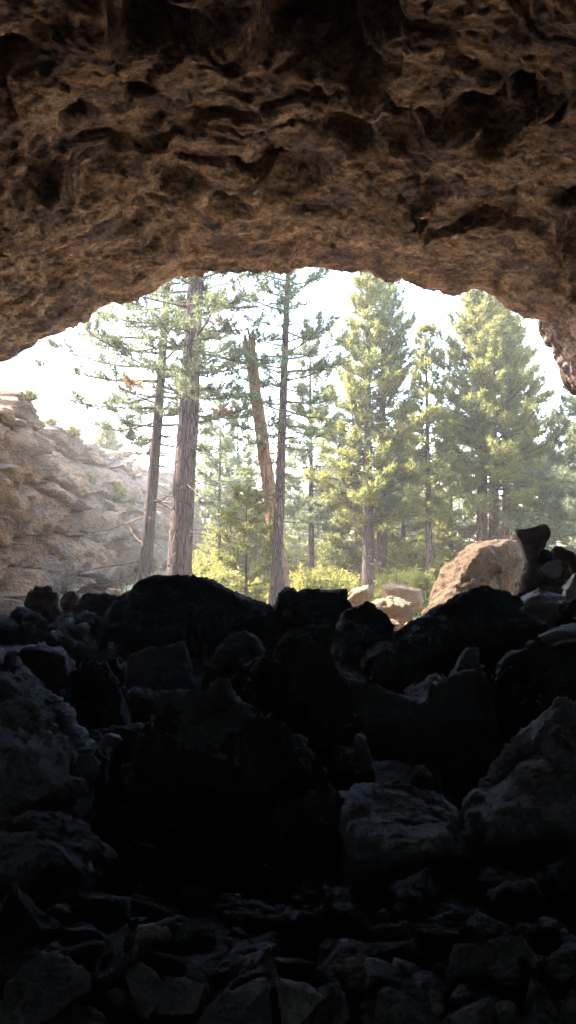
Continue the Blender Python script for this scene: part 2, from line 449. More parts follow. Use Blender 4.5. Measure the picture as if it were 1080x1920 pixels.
boulder('grey-topped boulder on the right, under the small light grey stone', 'basalt_grey',
        [(962, 1140), (975, 1112), (1005, 1102), (1045, 1112), (1070, 1138), (1072, 1200), (975, 1200)], 10.2, 0.4, 0.4, seed=34, group=G_DARK)
boulder('dark boulder filling the right edge below the pointed grey stone', 'basalt',
        [(1035, 1200), (1048, 1132), (1085, 1120), (1130, 1130), (1140, 1260), (1050, 1260)], 9.9, 0.5, 0.5, seed=35, group=G_DARK)
boulder('flat grey plate of rock jutting from the right edge above the dark gap', 'basalt_grey',
        [(1012, 1190), (1030, 1176), (1080, 1168), (1140, 1170), (1150, 1205), (1030, 1206)], 8.2, 0.35, 0.4, seed=36, group=G_DARK, strata=0.1)

# --- boulders of the middle of the heap
boulder('humped black boulder, tallest in the middle of the heap', 'basalt',
        [(455, 1340), (478, 1270), (508, 1214), (548, 1189), (590, 1194), (628, 1238), (648, 1290), (664, 1360), (668, 1540), (450, 1540)], 6.6, 0.8, 0.7, seed=41, sub=6, amp=0.8, chops=5, group=G_DARK)
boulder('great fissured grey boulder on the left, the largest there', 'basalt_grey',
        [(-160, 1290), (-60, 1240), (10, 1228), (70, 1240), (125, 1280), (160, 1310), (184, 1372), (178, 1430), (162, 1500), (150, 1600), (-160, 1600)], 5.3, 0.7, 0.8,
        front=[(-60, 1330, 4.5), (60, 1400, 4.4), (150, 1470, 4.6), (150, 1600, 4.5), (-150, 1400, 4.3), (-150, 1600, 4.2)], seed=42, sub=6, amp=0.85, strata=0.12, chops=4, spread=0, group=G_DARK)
boulder('humped grey boulder resting behind the great fissured one', 'basalt_grey',
        [(14, 1250), (22, 1220), (52, 1206), (80, 1202), (112, 1214), (126, 1242), (120, 1290), (20, 1290)], 7.2, 0.4, 0.5, seed=43, group=G_DARK)
boulder('dark ridged rock in the hollow right of the great fissured boulder', 'basalt',
        [(132, 1270), (150, 1240), (180, 1238), (212, 1262), (232, 1290), (236, 1380), (150, 1400)], 7.0, 0.4, 0.5, seed=44, group=G_DARK)
boulder('square-shouldered grey block below the widest black boulder', 'basalt_mid',
        [(236, 1300), (240, 1226), (300, 1214), (345, 1204), (356, 1250), (362, 1310), (250, 1330)], 8.0, 0.5, 0.5, seed=45, amp=0.7, ftop=0.2, group=G_DARK)
boulder('long black boulder below the lit wedge, filling the shade left of the middle', 'basalt',
        [(205, 1500), (228, 1400), (262, 1345), (300, 1318), (360, 1330), (430, 1322), (505, 1345), (560, 1430), (640, 1520), (650, 1745), (240, 1745), (200, 1640)], 5.0, 0.9, 0.5, seed=46, sub=6, amp=1.25, chops=3, group=G_DARK)
boulder('flat wedge of grey stone, its lit ridge lying on the long black boulder', 'basalt_mid',
        [(288, 1300), (296, 1286), (330, 1290), (372, 1282), (400, 1272), (432, 1292), (494, 1334), (520, 1400), (470, 1480), (300, 1440)], 5.15, 0.35, 0.3, front=[(300, 1312, 5.0), (370, 1316, 4.85), (470, 1338, 4.95), (480, 1460, 4.9), (310, 1430, 4.9)], seed=146, sub=5, amp=1.25, strata=0.08, chops=3, group=G_DARK)
boulder('small low rock with a lit edge right of the widest black boulder', 'basalt_mid',
        [(410, 1208), (440, 1190), (462, 1183), (476, 1190), (496, 1212), (500, 1270), (405, 1270)], 8.4, 0.35, 0.3, seed=47, sub=5, ftop=0.2, group=G_DARK)
boulder('black boulder between the long wedge and the tallest black hump', 'basalt',
        [(412, 1330), (420, 1280), (448, 1244), (490, 1232), (520, 1250), (520, 1420), (420, 1420)], 7.4, 0.4, 0.5, seed=48, group=G_DARK)
boulder('slanting slab with a thin lit rim right of the tallest black hump', 'basalt_mid',
        [(640, 1300), (650, 1274), (690, 1281), (735, 1296), (775, 1316), (780, 1430), (650, 1430)], 6.9, 0.5, 0.4, seed=49, amp=0.7, ftop=0.2, group=G_DARK)
boulder('boulder with a steep grey ridge below the peaked black boulder', 'basalt_mid',
        [(765, 1340), (795, 1300), (835, 1274), (870, 1256), (905, 1262), (925, 1330), (930, 1450), (780, 1450)], 6.8, 0.5, 0.5, seed=50, ftop=0.2, group=G_DARK)
boulder('tall grey slab standing against the front of the peaked black boulder', 'basalt_mid',
        [(845, 1300), (862, 1245), (876, 1214), (890, 1212), (897, 1240), (900, 1300)], 7.6, 0.3, 0.3, seed=51, sub=5, amp=1.2, group=G_DARK)
boulder('broad dark boulder at the right edge above the big pale-topped one', 'basalt',
        [(905, 1370), (925, 1280), (970, 1215), (1040, 1200), (1120, 1210), (1150, 1300), (1150, 1450), (920, 1450)], 7.3, 0.6, 0.6, seed=52, group=G_DARK)
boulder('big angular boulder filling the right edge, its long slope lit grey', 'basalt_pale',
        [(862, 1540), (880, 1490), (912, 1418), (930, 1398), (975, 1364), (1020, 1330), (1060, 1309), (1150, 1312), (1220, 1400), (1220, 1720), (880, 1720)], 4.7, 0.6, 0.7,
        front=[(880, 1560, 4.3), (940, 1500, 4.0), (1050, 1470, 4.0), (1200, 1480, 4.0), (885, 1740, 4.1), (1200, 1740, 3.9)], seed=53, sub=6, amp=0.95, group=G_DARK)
boulder('broad low boulder with a rough lit top, right of the black middle', 'basalt_pale',
        [(640, 1470), (664, 1441), (720, 1446), (790, 1456), (848, 1474), (872, 1515), (885, 1600), (880, 1730), (640, 1730)], 4.6, 0.6, 0.4,
        front=[(668, 1556, 3.7), (760, 1570, 3.6), (855, 1552, 3.75), (660, 1745, 3.6), (870, 1745, 3.7)], seed=254, sub=6, amp=0.8, group=G_DARK)
boulder('low grey boulder with a peaked speckled top at the lower left', 'basalt_pale',
        [(-60, 1590), (20, 1550), (62, 1520), (84, 1504), (110, 1516), (135, 1532), (172, 1545), (190, 1580), (222, 1615), (235, 1720), (-60, 1740)], 4.3, 0.5, 0.4,
        front=[(-40, 1590, 3.75), (60, 1590, 3.7), (165, 1630, 3.7), (-50, 1745, 3.6), (180, 1740, 3.6)], seed=55, sub=6, amp=0.8, group=G_DARK)
boulder('black bulk in the deepest shade in the middle of the cave', 'basalt',
        [(430, 1640), (450, 1540), (520, 1490), (600, 1480), (650, 1500), (680, 1600), (670, 1750), (430, 1750)], 4.3, 0.5, 0.5, seed=56, sub=6, amp=0.8, chops=3, group=G_DARK)
boulder('small dim rock with a faint lit rim beside the speckled lower left boulder', 'basalt',
        [(208, 1640), (220, 1592), (262, 1575), (300, 1590), (310, 1640), (300, 1720), (215, 1720)], 4.0, 0.3, 0.3, seed=57, ftop=0.2, group=G_DARK)
boulder('dim squarish boulder low on the right edge', 'basalt',
        [(984, 1680), (992, 1628), (1012, 1607), (1070, 1602), (1140, 1610), (1150, 1780), (990, 1780)], 3.6, 0.4, 0.4, seed=58, group=G_DARK)
boulder('tiny lit wedge of stone in the dark right of the great fissured boulder', 'pale_rock',
        [(190, 1386), (200, 1374), (222, 1378), (228, 1386), (212, 1396), (192, 1396)], 6.0, 0.12, 0.12, seed=59, sub=3, name='rock', cat='rock', group=G_DARK)
boulder('tiny lit stone right of the tallest black hump', 'basalt_grey',
        [(662, 1392), (668, 1372), (682, 1378), (690, 1390), (686, 1420), (665, 1420)], 5.9, 0.15, 0.15, seed=60, sub=4, amp=1.5, name='rock', cat='rock', group=G_DARK)

# --- rocks of the cave floor, nearest the viewer
def floor_z(x, y):
    P = np.stack([np.atleast_1d(x), np.atleast_1d(y), np.zeros(np.size(x))], 1).astype(float)
    return 0.02 - 0.70 * sm(3.0, 5.2, P[:, 1]) + 0.93 * sm(6.0, 10, P[:, 1]) - 1.6 * sm(11.0, 14.0, P[:, 1]) + 0.10 * fbm(P * 0.9, 4) + 0.05 * ridged(P * 4, 3)

def shard(loc, sx, sy, sz, seed, mat, sub=4, amp=0.85):
    rs = np.random.RandomState(seed)
    P = rs.uniform(-1, 1, (11, 3)); P /= np.abs(P).max(1)[:, None] ** 0.7
    P *= np.array([sx, sy, sz]) / 2
    a, b = rs.uniform(-.35, .35, 2); c = rs.uniform(-.4, .4)
    for (p, q, th) in ((0, 2, a), (1, 2, b), (0, 1, c)):
        u = P[:, p] * math.cos(th) - P[:, q] * math.sin(th); P[:, q] = P[:, p] * math.sin(th) + P[:, q] * math.cos(th); P[:, p] = u
    me, base = rock_mesh('rock', P, MAT[mat], seed, sub, amp, 2, 60)
    return link('rock', me, np.array(loc) + base * np.array([1, 1, 0]) - np.array([0, 0, 0.12 * sz]))

def low(label, mat, cx, cy, w, h, seed, **kw):
    Y = 1.56 * F / (cy + h * 0.3 - 1010)
    p = at(cx, cy + h * 0.3, Y); W_ = w / F * Y
    mat = ('pale_rock', 'pale_rock', 'basalt_grey', 'basalt_grey')[seed % 4] if mat == 'pale_rock' else mat
    o = shard((p[0], Y, float(floor_z(p[0], Y)[0])), W_ * 0.84, W_ * 0.7, h / F * Y * 1.0 + 0.03, seed, mat, 5)
    return tag(o, label, 'rock', G_LOW)

tag(shard(at(*(1030, 1084, 11.2)), 0.34, 0.25, 0.26, 61, 'pale_rock', 5), 'small light grey stone set in front of the round dark boulder', 'rock', G_DARK)
tag(shard(at(*(1068, 1128, 10.7)), 0.24, 0.2, 0.44, 63, 'pale_rock', 5), 'pale grey upright stone at the right edge, like a pointed tooth', 'rock', G_DARK)
low('dim dark rock at the left edge of the cave floor, above the others', 'basalt', 45, 1760, 150, 130, 101)
low('rock with a long speckled slope in the lower left', 'pale_rock', 142, 1805, 95, 85, 102)
low('little rock tucked between the long sloping one and the flat-topped one', 'pale_rock', 186, 1800, 62, 52, 103)
low('flat-topped angular rock, highest of the lower left rocks', 'pale_rock', 298, 1795, 124, 95, 104)
low('broad rounded rock in the bottom left corner, coarse grained', 'basalt_grey', 92, 1890, 205, 100, 105)
low('dull sloping rock under the flat-topped angular one', 'basalt', 290, 1850, 130, 70, 106)
low('pitted pale rock at the bottom edge, left of the middle', 'pale_rock', 285, 1890, 105, 66, 107)
low('thin upright shard of pale stone left of the bottom middle', 'pale_rock', 404, 1846, 36, 70, 108)
low('triangular rock with a lit left edge near the bottom middle', 'pale_rock', 478, 1838, 110, 90, 109)
low('flattish rock behind the triangular one', 'pale_rock', 430, 1800, 85, 44, 110)
low('small rock with a light top right behind the triangular one', 'pale_rock', 508, 1796, 48, 38, 111)
low('blue-grey rock at the bottom edge, in the middle', 'pale_rock', 572, 1893, 130, 86, 112)
low('long low rock with a rusty rim right of the bottom middle', 'basalt_brown', 660, 1838, 120, 60, 113)
low('wide flat grey slab in the bottom row right of the blue-grey rock', 'pale_rock', 745, 1882, 170, 76, 114, strata=0.1)
low('dim rock with a crinkled lit edge behind the rusty-rimmed one', 'pale_rock', 745, 1775, 90, 48, 115)
low('small grey rock left of the crinkled one', 'pale_rock', 625, 1792, 64, 40, 116)
low('dim rock with a pale ridge right of the crinkled one', 'basalt', 820, 1800, 100, 62, 117)
low('pointed pyramid-shaped rock in the lower right', 'pale_rock', 868, 1848, 76, 84, 118)
low('dark rock with one lit corner right of the pyramid-shaped one', 'pale_rock', 960, 1822, 110, 74, 119)
low('brown rock at the right edge of the cave floor', 'basalt_brown', 1050, 1836, 80, 60, 120)
low('light smooth rock at the bottom edge in the lower right', 'pale_rock', 925, 1908, 110, 50, 121)
low('dark rock with a lit rim in the bottom right corner', 'pale_rock', 1012, 1890, 90, 76, 122)
low('rounded grey rock cut by the bottom right corner', 'pale_rock', 1078, 1895, 70, 80, 123)
low('small dark rock between the two lower left rocks', 'basalt', 215, 1858, 60, 50, 124)
low('small dark rock above the pitted pale one', 'basalt', 362, 1872, 60, 50, 125)
low('dim flat rock in the dark above the bottom middle', 'basalt', 590, 1752, 110, 36, 126)
low('small rock at the bottom edge right of the pitted pale one', 'pale_rock', 420, 1906, 90, 44, 127)
low('dim rock deep in shade at the right edge above the brown one', 'basalt', 1000, 1772, 120, 50, 128)
# loose dark stones that fill the gaps between them
rs = np.random.RandomState(5)
for i in range(270):
    Y = rs.uniform(2.45, 4.9); x = rs.uniform(-.40, .40) * Y; w_ = 0.07 + 0.20 * rs.rand() ** 2.2 + 0.03 * (Y > 3.4)
    o = shard((x, Y, float(floor_z(x, Y)[0])), w_, w_ * rs.uniform(.6, 1.1), w_ * rs.uniform(.4, .85), 200 + i, ('basalt_mid', 'basalt_grey')[i % 3 == 0], 3 if w_ < .16 else 4)
    tag(o, 'small loose black stone filling a gap between larger cave floor rocks', 'rock', 'loose black stones of the cave floor')

rs = np.random.RandomState(15)
for i in range(60):
    Y = rs.uniform(5.8, 11.5); x = rs.uniform(-0.42, 0.42) * Y
    zt_ = -0.10 + 0.62 * sm(6.0, 10, Y) + rs.uniform(-.15, .12); w_ = rs.uniform(.35, .75)
    pts = [(x + w_ * a, Y + w_ * b, zt_ * (1 if c > 0 else 0) + (-.9 if c < 0 else rs.uniform(-.2, .05))) for a in (-.5, .5) for b in (-.5, .5) for c in (-1, 1)] + [(x + rs.uniform(-.2, .2), Y, zt_ + .12)]
    me, base = rock_mesh('boulder', pts, MAT['basalt'], 500 + i, 5, 0.9, 7, 48)
    tag(link('boulder', me, base), 'black boulder half lost in shade between the larger boulders of the heap', 'boulder', 'half-hidden boulders in the shade of the heap')

# ------------------------------------------------------------------ cave ceiling
YL = 13.5
lip_px = [(-420, 1500), (-380, 1300), (-320, 1080), (-230, 890), (-120, 765), (-40, 705), (0, 680), (28, 668), (50, 655), (75, 640), (100, 629), (130, 613), (160, 606), (176, 590), (190, 580), (205, 570), (240, 568), (262, 561),
          (276, 552), (285, 545), (302, 533), (320, 525), (345, 520), (370, 516), (405, 514), (440, 513), (470, 513), (500, 510), (520, 514), (545, 512), (555, 503), (600, 502), (622, 506), (640, 512), (670, 511), (692, 513), (710, 522),
          (730, 531), (752, 524), (770, 530), (790, 541), (820, 550), (850, 558), (868, 549), (885, 542), (905, 543), (918, 552), (932, 564), (960, 582), (985, 598), (1010, 601), (1028, 640), (1048, 690), (1068, 722), (1085, 738),
          (1120, 775), (1180, 860), (1240, 1000), (1290, 1200), (1320, 1500)]
LP = np.array([at(x, y, YL) for x, y in lip_px])[:, [0, 2]]
seg = np.linalg.norm(np.diff(LP, axis=0), axis=1); cum = np.concatenate([[0], np.cumsum(seg)])
NU = 640
ts = np.linspace(0, cum[-1], NU)
ax = np.interp(ts, cum, LP[:, 0]); az = np.interp(ts, cum, LP[:, 1])
# a smoothed arch for the vault further in
def smooth(a, n):
    k = np.hanning(n); k /= k.sum(); p = np.pad(a, n, mode='reflect', reflect_type='odd'); return np.convolve(p, k, 'same')[n:-n]
sx_, sz_ = smooth(ax, 61), smooth(az, 61)
C0 = np.array([0.0, 0.4])
ys = np.concatenate([np.linspace(YL, 5.2, 285), np.linspace(4.9, -13, 40)])
rows = []
for y in ys:
    b = float(sm(0.0, 1.6, YL - y))
    x = ax * (1 - b) + sx_ * b; z = az * (1 - b) + sz_ * b
    s = 1 + 0.020 * (YL - y)
    lift = 0.16 * b
    if y < -6: s *= math.sqrt(max(0.02, 1 - ((-6 - y) / 7.2) ** 2))
    x = C0[0] + (x - C0[0]) * (s + 0.01 * (YL - y) * (y > -6)); z = C0[1] + (z - C0[1]) * s + lift
    rows.append(np.stack([x, np.full(NU, y), z], 1))
inner = np.array(rows)
P = inner.reshape(-1, 3)
rad = P - np.stack([np.zeros(len(P)), P[:, 1], np.full(len(P), 0.4)], 1)
rad /= np.linalg.norm(rad, axis=1)[:, None]
inn = sm(0.0, 2.0, YL - P[:, 1])
W = P * np.array([0.85, 1, 1])
Wf = W * np.array([0.9, 1.0, 1.0]) + 0.12 * np.stack([fbm(W * 1.3, 3), fbm(W * 1.3, 3, 0.5, 5.0), fbm(W * 1.3, 3, 0.5, 11.0)], 1)
d = inn * (0.22 * fbm(W * 0.5, 3, 0.5, 4.0) + 0.20 * facets(Wf * 0.75, 3.0, 1.0))
d += (0.35 + 0.65 * inn) * (0.055 * facets(Wf * 1.7, 8.0, 0.9) + 0.05 * facets(Wf * 3.7, 1.0, 0.9) + 0.08 * fbm(W * 1.9, 4, 0.55, 2.0))
d += 0.026 * facets(Wf * 8.0, 6.0, 0.9) + 0.013 * facets(W * 17, 4.0, 0.9) + 0.030 * fbm(W * 7.5, 4, 0.6)
# hollows (+) and hanging knobs (-) where the photograph shows them
pxs, pys = project(P)
front = (P[:, 1] > 4.0)
for hx, hy, hr, ha in [(285, 30, .60, .85), (590, 60, .80, 1.0), (650, 130, .35, .5), (15, 110, .60, .7), (885, 232, .40, .40), (970, 208, .34, .55), (912, 280, .30, .38), (1040, 392, .36, .5), (430, 380, .42, .34),
                       (540, 322, .60, .34), (335, 350, .42, .3), (650, 245, .42, .32), (760, 232, .4, .26), (268, 180, .25, .3), (700, 40, .45, .5), (150, 235, .25, .3), (940, 370, .28, .3),
                       (692, 165, .30, -.38), (1012, 205, .30, -.32), (90, 340, .40, -.36), (1075, 470, .45, -.45), (180, 50, .5, -.3), (430, 60, .5, -.3), (540, 470, .25, -.12), (800, 400, .7, -.2), (300, 470, .5, -.15)]:
    m = np.where(front, (pxs - hx) ** 2 + (pys - hy) ** 2, 1e12); i = int(m.argmin())
    q = ((P - P[i]) ** 2).sum(1) / hr ** 2
    edge = 0.14 * fbm(W * 3.0, 3)
    d += ha * (1 - sm(0.25, 1.0, np.sqrt(q) + edge))
P2 = P + rad * d[:, None]
inner = P2.reshape(inner.shape)
# outside: round the lip, up the rock face, back over the top
outer = []
for (y, o) in [(13.62, 0.06), (13.7, 0.22), (13.72, 0.5), (13.7, 0.9), (13.6, 1.4), (13.4, 2.1), (13.0, 3.0), (12.0, 4.2), (9, 5.2), (2, 5.6), (-8, 5.6), (-17, 4.0), (-19, -3.0)]:
    base = np.stack([ax, np.full(NU, y), az], 1)
    r0 = base - np.array([0, y, 0.4]); r0 /= np.linalg.norm(r0, axis=1)[:, None]
    p = base + r0 * o
    p[:, 2] = np.maximum(p[:, 2], -1.5)
    p += r0 * (min(1, o) * 0.5 * fbm(p * 0.7, 4))[:, None]
    p[:, 1] += min(1, o) * 0.3 * fbm(p * 0.8, 3, 0.5, 31.0)
    outer.append(p)
inner0 = inner[0]
outer[0] += (inner0 - np.stack([ax, np.full(NU, YL), az], 1)) * 0.8
outer[1] += (inner0 - np.stack([ax, np.full(NU, YL), az], 1)) * 0.5
allr = np.concatenate([inner[::-1], np.array(outer)], 0)
me = mesh_from('cave_ceiling', allr.reshape(-1, 3), grid_faces(NU, len(allr)), MAT['ceiling'])
tag(link('cave_ceiling', me), 'rough brown lava vault of the cave arching over the bright mouth', 'cave ceiling', kind='structure')

# rock knobs on the right of the mouth
def outcrop(label, outline, Y, seed, fd=0.4, bd=0.5):
    o = boulder(label, 'tan_rock', outline, Y, fd, bd, seed=seed, name='outcrop', cat='outcrop', amp=0.6)
    o['kind'] = 'structure'; return o
outcrop('tan block of rock jutting from the right end of the arch', [(1006, 596), (1040, 590), (1062, 640), (1046, 658), (1020, 648), (1010, 622)], 14.4, 71)
outcrop('brown overhanging nose of rock at the right edge of the arch', [(1040, 600), (1046, 660), (1054, 705), (1072, 730), (1110, 745), (1150, 700), (1130, 560), (1060, 540)], 13.9, 72)

# ------------------------------------------------------------------ cave floor
nx, ny = 150, 230
X, Yg = np.meshgrid(np.linspace(-9, 9, nx), np.linspace(-14, 17, ny))
Pf = np.stack([X.ravel(), Yg.ravel(), np.zeros(nx * ny)], 1)
Pf[:, 2] = floor_z(Pf[:, 0], Pf[:, 1])
tag(link('cave_floor', mesh_from('cave_floor', Pf, grid_faces(nx, ny), MAT['basalt'])), 'black stony floor of the cave', 'floor', kind='structure')

# ------------------------------------------------------------------ forest ground
def ground_z(x, y):
    P = np.stack([np.atleast_1d(x), np.atleast_1d(y), np.zeros(np.size(x))], 1).astype(float)
    return -0.55 + 0.25 * fbm(P * 0.22, 3) + 0.9 * sm(28, 60, P[:, 1]) + 5.0 * sm(60, 170, P[:, 1]) - 1.2 * sm(13.5, 10.5, P[:, 1])
u = np.linspace(-1, 1, 221); gx = 40 * u + 260 * u ** 5
v = np.linspace(0, 1, 261); gy = -60 + 130 * v + 260 * v ** 5
X, Yg = np.meshgrid(gx, gy)
Pg = np.stack([X.ravel(), Yg.ravel(), ground_z(X.ravel(), Yg.ravel())], 1)
tag(link('ground', mesh_from('ground', Pg, grid_faces(len(gx), len(gy)), MAT['ground'])), 'dry forest floor of tan soil and grass beyond the cave', 'ground', kind='structure')

# ------------------------------------------------------------------ cliff
path = np.array([(-8.6, 11.0), (-7.7, 15.0), (-7.3, 20.0), (-7.2, 26.0), (-7.0, 34.0), (-6.4, 44.0), (-5.6, 52.0), (-6.5, 60.0), (-10.0, 70.0)])
cs = np.concatenate([[0], np.cumsum(np.linalg.norm(np.diff(path, axis=0), axis=1))])
nl, nh, ntop = 1150, 300, 26
tl = np.linspace(0, 1, nl) ** 1.1 * cs[-1]
bx = np.interp(tl, cs, path[:, 0]); by = np.interp(tl, cs, path[:, 1])
bx, by = smooth(bx, 75), smooth(by, 75)
dxl, dyl = np.gradient(bx), np.gradient(by); ln = np.hypot(dxl, dyl)
nrm = np.stack([dyl / ln, -dxl / ln], 1)          # towards the trench
zt = 5.5 + 0.55 * fbm(np.stack([bx * 0, by * 0.35, bx * 0], 1), 4, 0.6, 5.0) + 1.5 * sm(30, 17, by)
V = []
for j in range(nh):
    t = j / (nh - 1)
    z = -1.2 + (zt + 1.2) * t
    o = -0.9 * t ** 1.6 - 0.5 * sm(0.72, 0.95, t)
    V.append(np.stack([bx + nrm[:, 0] * o, by + nrm[:, 1] * o, z], 1))
for j in range(1, ntop + 1):
    o = -1.4 - 0.25 * j - 0.045 * j ** 2.1
    z = zt + 0.10 * j ** 0.8
    V.append(np.stack([bx + nrm[:, 0] * o, by + nrm[:, 1] * o * 0.2 , z], 1))
V = np.array(V); Pc = V.reshape(-1, 3)
N3 = np.tile(np.concatenate([nrm, np.zeros((nl, 1))], 1), (nh + ntop, 1))
tt = np.repeat(np.concatenate([np.linspace(0, 1, nh), np.full(ntop, 1.3)]), nl)
S = np.stack([Pc[:, 0] * 0.3, Pc[:, 1] * 0.24, Pc[:, 2] * 0.60], 1)
S = S + 0.16 * np.stack([fbm(Pc * 0.6, 3, 0.5, 1.0), fbm(Pc * 0.6, 3, 0.5, 9.0), 0.7 * fbm(Pc * 0.5, 3, 0.5, 20.0)], 1)
w, e, vv = worley(S, 2.0)
w2, e2, v2 = worley(S * np.array([2.2, 2.2, 2.0]), 6.0)
# ledges: each layer of lava stands out under a cut-back seam
lay = Pc[:, 2] * 0.62 + 0.35 * fbm(Pc * 0.25, 3, 0.5, 3.0)
fr = lay - np.floor(lay)
dd = 1.0 * facets(S, 2.0, 0.5) - 0.65 * (1 - sm(0, 0.07, e)) - 0.55 * (1 - sm(0.0, 0.06, np.minimum(fr, 1 - fr))) * sm(-.2, .2, fbm(Pc * 0.5, 2, 0.5, 8.0)) + 0.26 * facets(S * np.array([2.0, 2.0, 1.5]), 6.0, 1.0) - 0.04 * (1 - sm(0, 0.05, e2)) + 0.12 * facets(S * 5.0, 3.0, 1.0) * 0.45
dd += 0.45 * sm(0.0, 0.10, fr) * (1 - 0.5 * sm(0.7, 1.0, fr)) - 0.25 + 0.10 * fbm(Pc * 1.8, 4, 0.55) + 0.05 * ridged(Pc * 5, 3)
face = 1 - 0.7 * sm(1.0, 1.25, tt)
Pc2 = Pc + N3 * (dd * face)[:, None]
Pc2[:, 2] += 0.15 * fbm(Pc * 1.2, 4, 0.5, 14.0) + 0.25 * (vv - 0.5) * sm(0.9, 1.0, tt)
tag(link('cliff', mesh_from('cliff', Pc2, grid_faces(nl, nh + ntop), MAT['cliff'])), 'layered tan and grey lava cliff running back on the left of the trench', 'cliff', kind='structure')

# ------------------------------------------------------------------ pines
def tubes(polys, sides=5):
    """polys: list of (points (n,3), radii (n)) -> verts, quads"""
    Vs, Fs, o = [], [], 0
    for pts, rad_ in polys:
        pts = np.asarray(pts); n = len(pts)
        T = np.gradient(pts, axis=0); T /= np.linalg.norm(T, axis=1)[:, None] + 1e-9
        ref = np.array([0, 0, 1.0]) if abs(T[:, 2]).mean() < 0.8 else np.array([1.0, 0, 0])
        A = np.cross(T, ref); A /= np.linalg.norm(A, axis=1)[:, None] + 1e-9
        B = np.cross(T, A)
        th = np.arange(sides) * 2 * math.pi / sides
        ring = pts[:, None, :] + (A[:, None, :] * np.cos(th)[None, :, None] + B[:, None, :] * np.sin(th)[None, :, None]) * np.asarray(rad_)[:, None, None]
        Vs.append(ring.reshape(-1, 3))
        a = o + np.arange(n * sides).reshape(n, sides)
        b = np.roll(a, -1, axis=1)
        Fs.append(np.stack([a[:-1].ravel(), b[:-1].ravel(), b[1:].ravel(), a[1:].ravel()], 1))
        o += n * sides
    return np.concatenate(Vs), np.concatenate(Fs)

def needles(rs, C, Dn, nper, ln, wd, spread=1.0):
    """tufts of thin needles at C, fanned about directions Dn"""
    n = len(C)
    C = np.repeat(C, nper, 0); Dn = np.repeat(Dn, nper, 0)
    d = Dn * rs.uniform(0.1, 1.1, (len(C), 1)) + rs.normal(size=C.shape) * 0.62 * spread
    d /= np.linalg.norm(d, axis=1)[:, None]
    L = ln * rs.uniform(0.65, 1.15, (len(C), 1))
    s = np.cross(d, rs.normal(size=C.shape)); s /= np.linalg.norm(s, axis=1)[:, None] + 1e-9
    b = C + d * L * 0.08
    V = np.stack([b - s * wd, b + s * wd, C + d * L], 1).reshape(-1, 3)
    Fc = np.arange(len(V)).reshape(-1, 3)
    return V, Fc

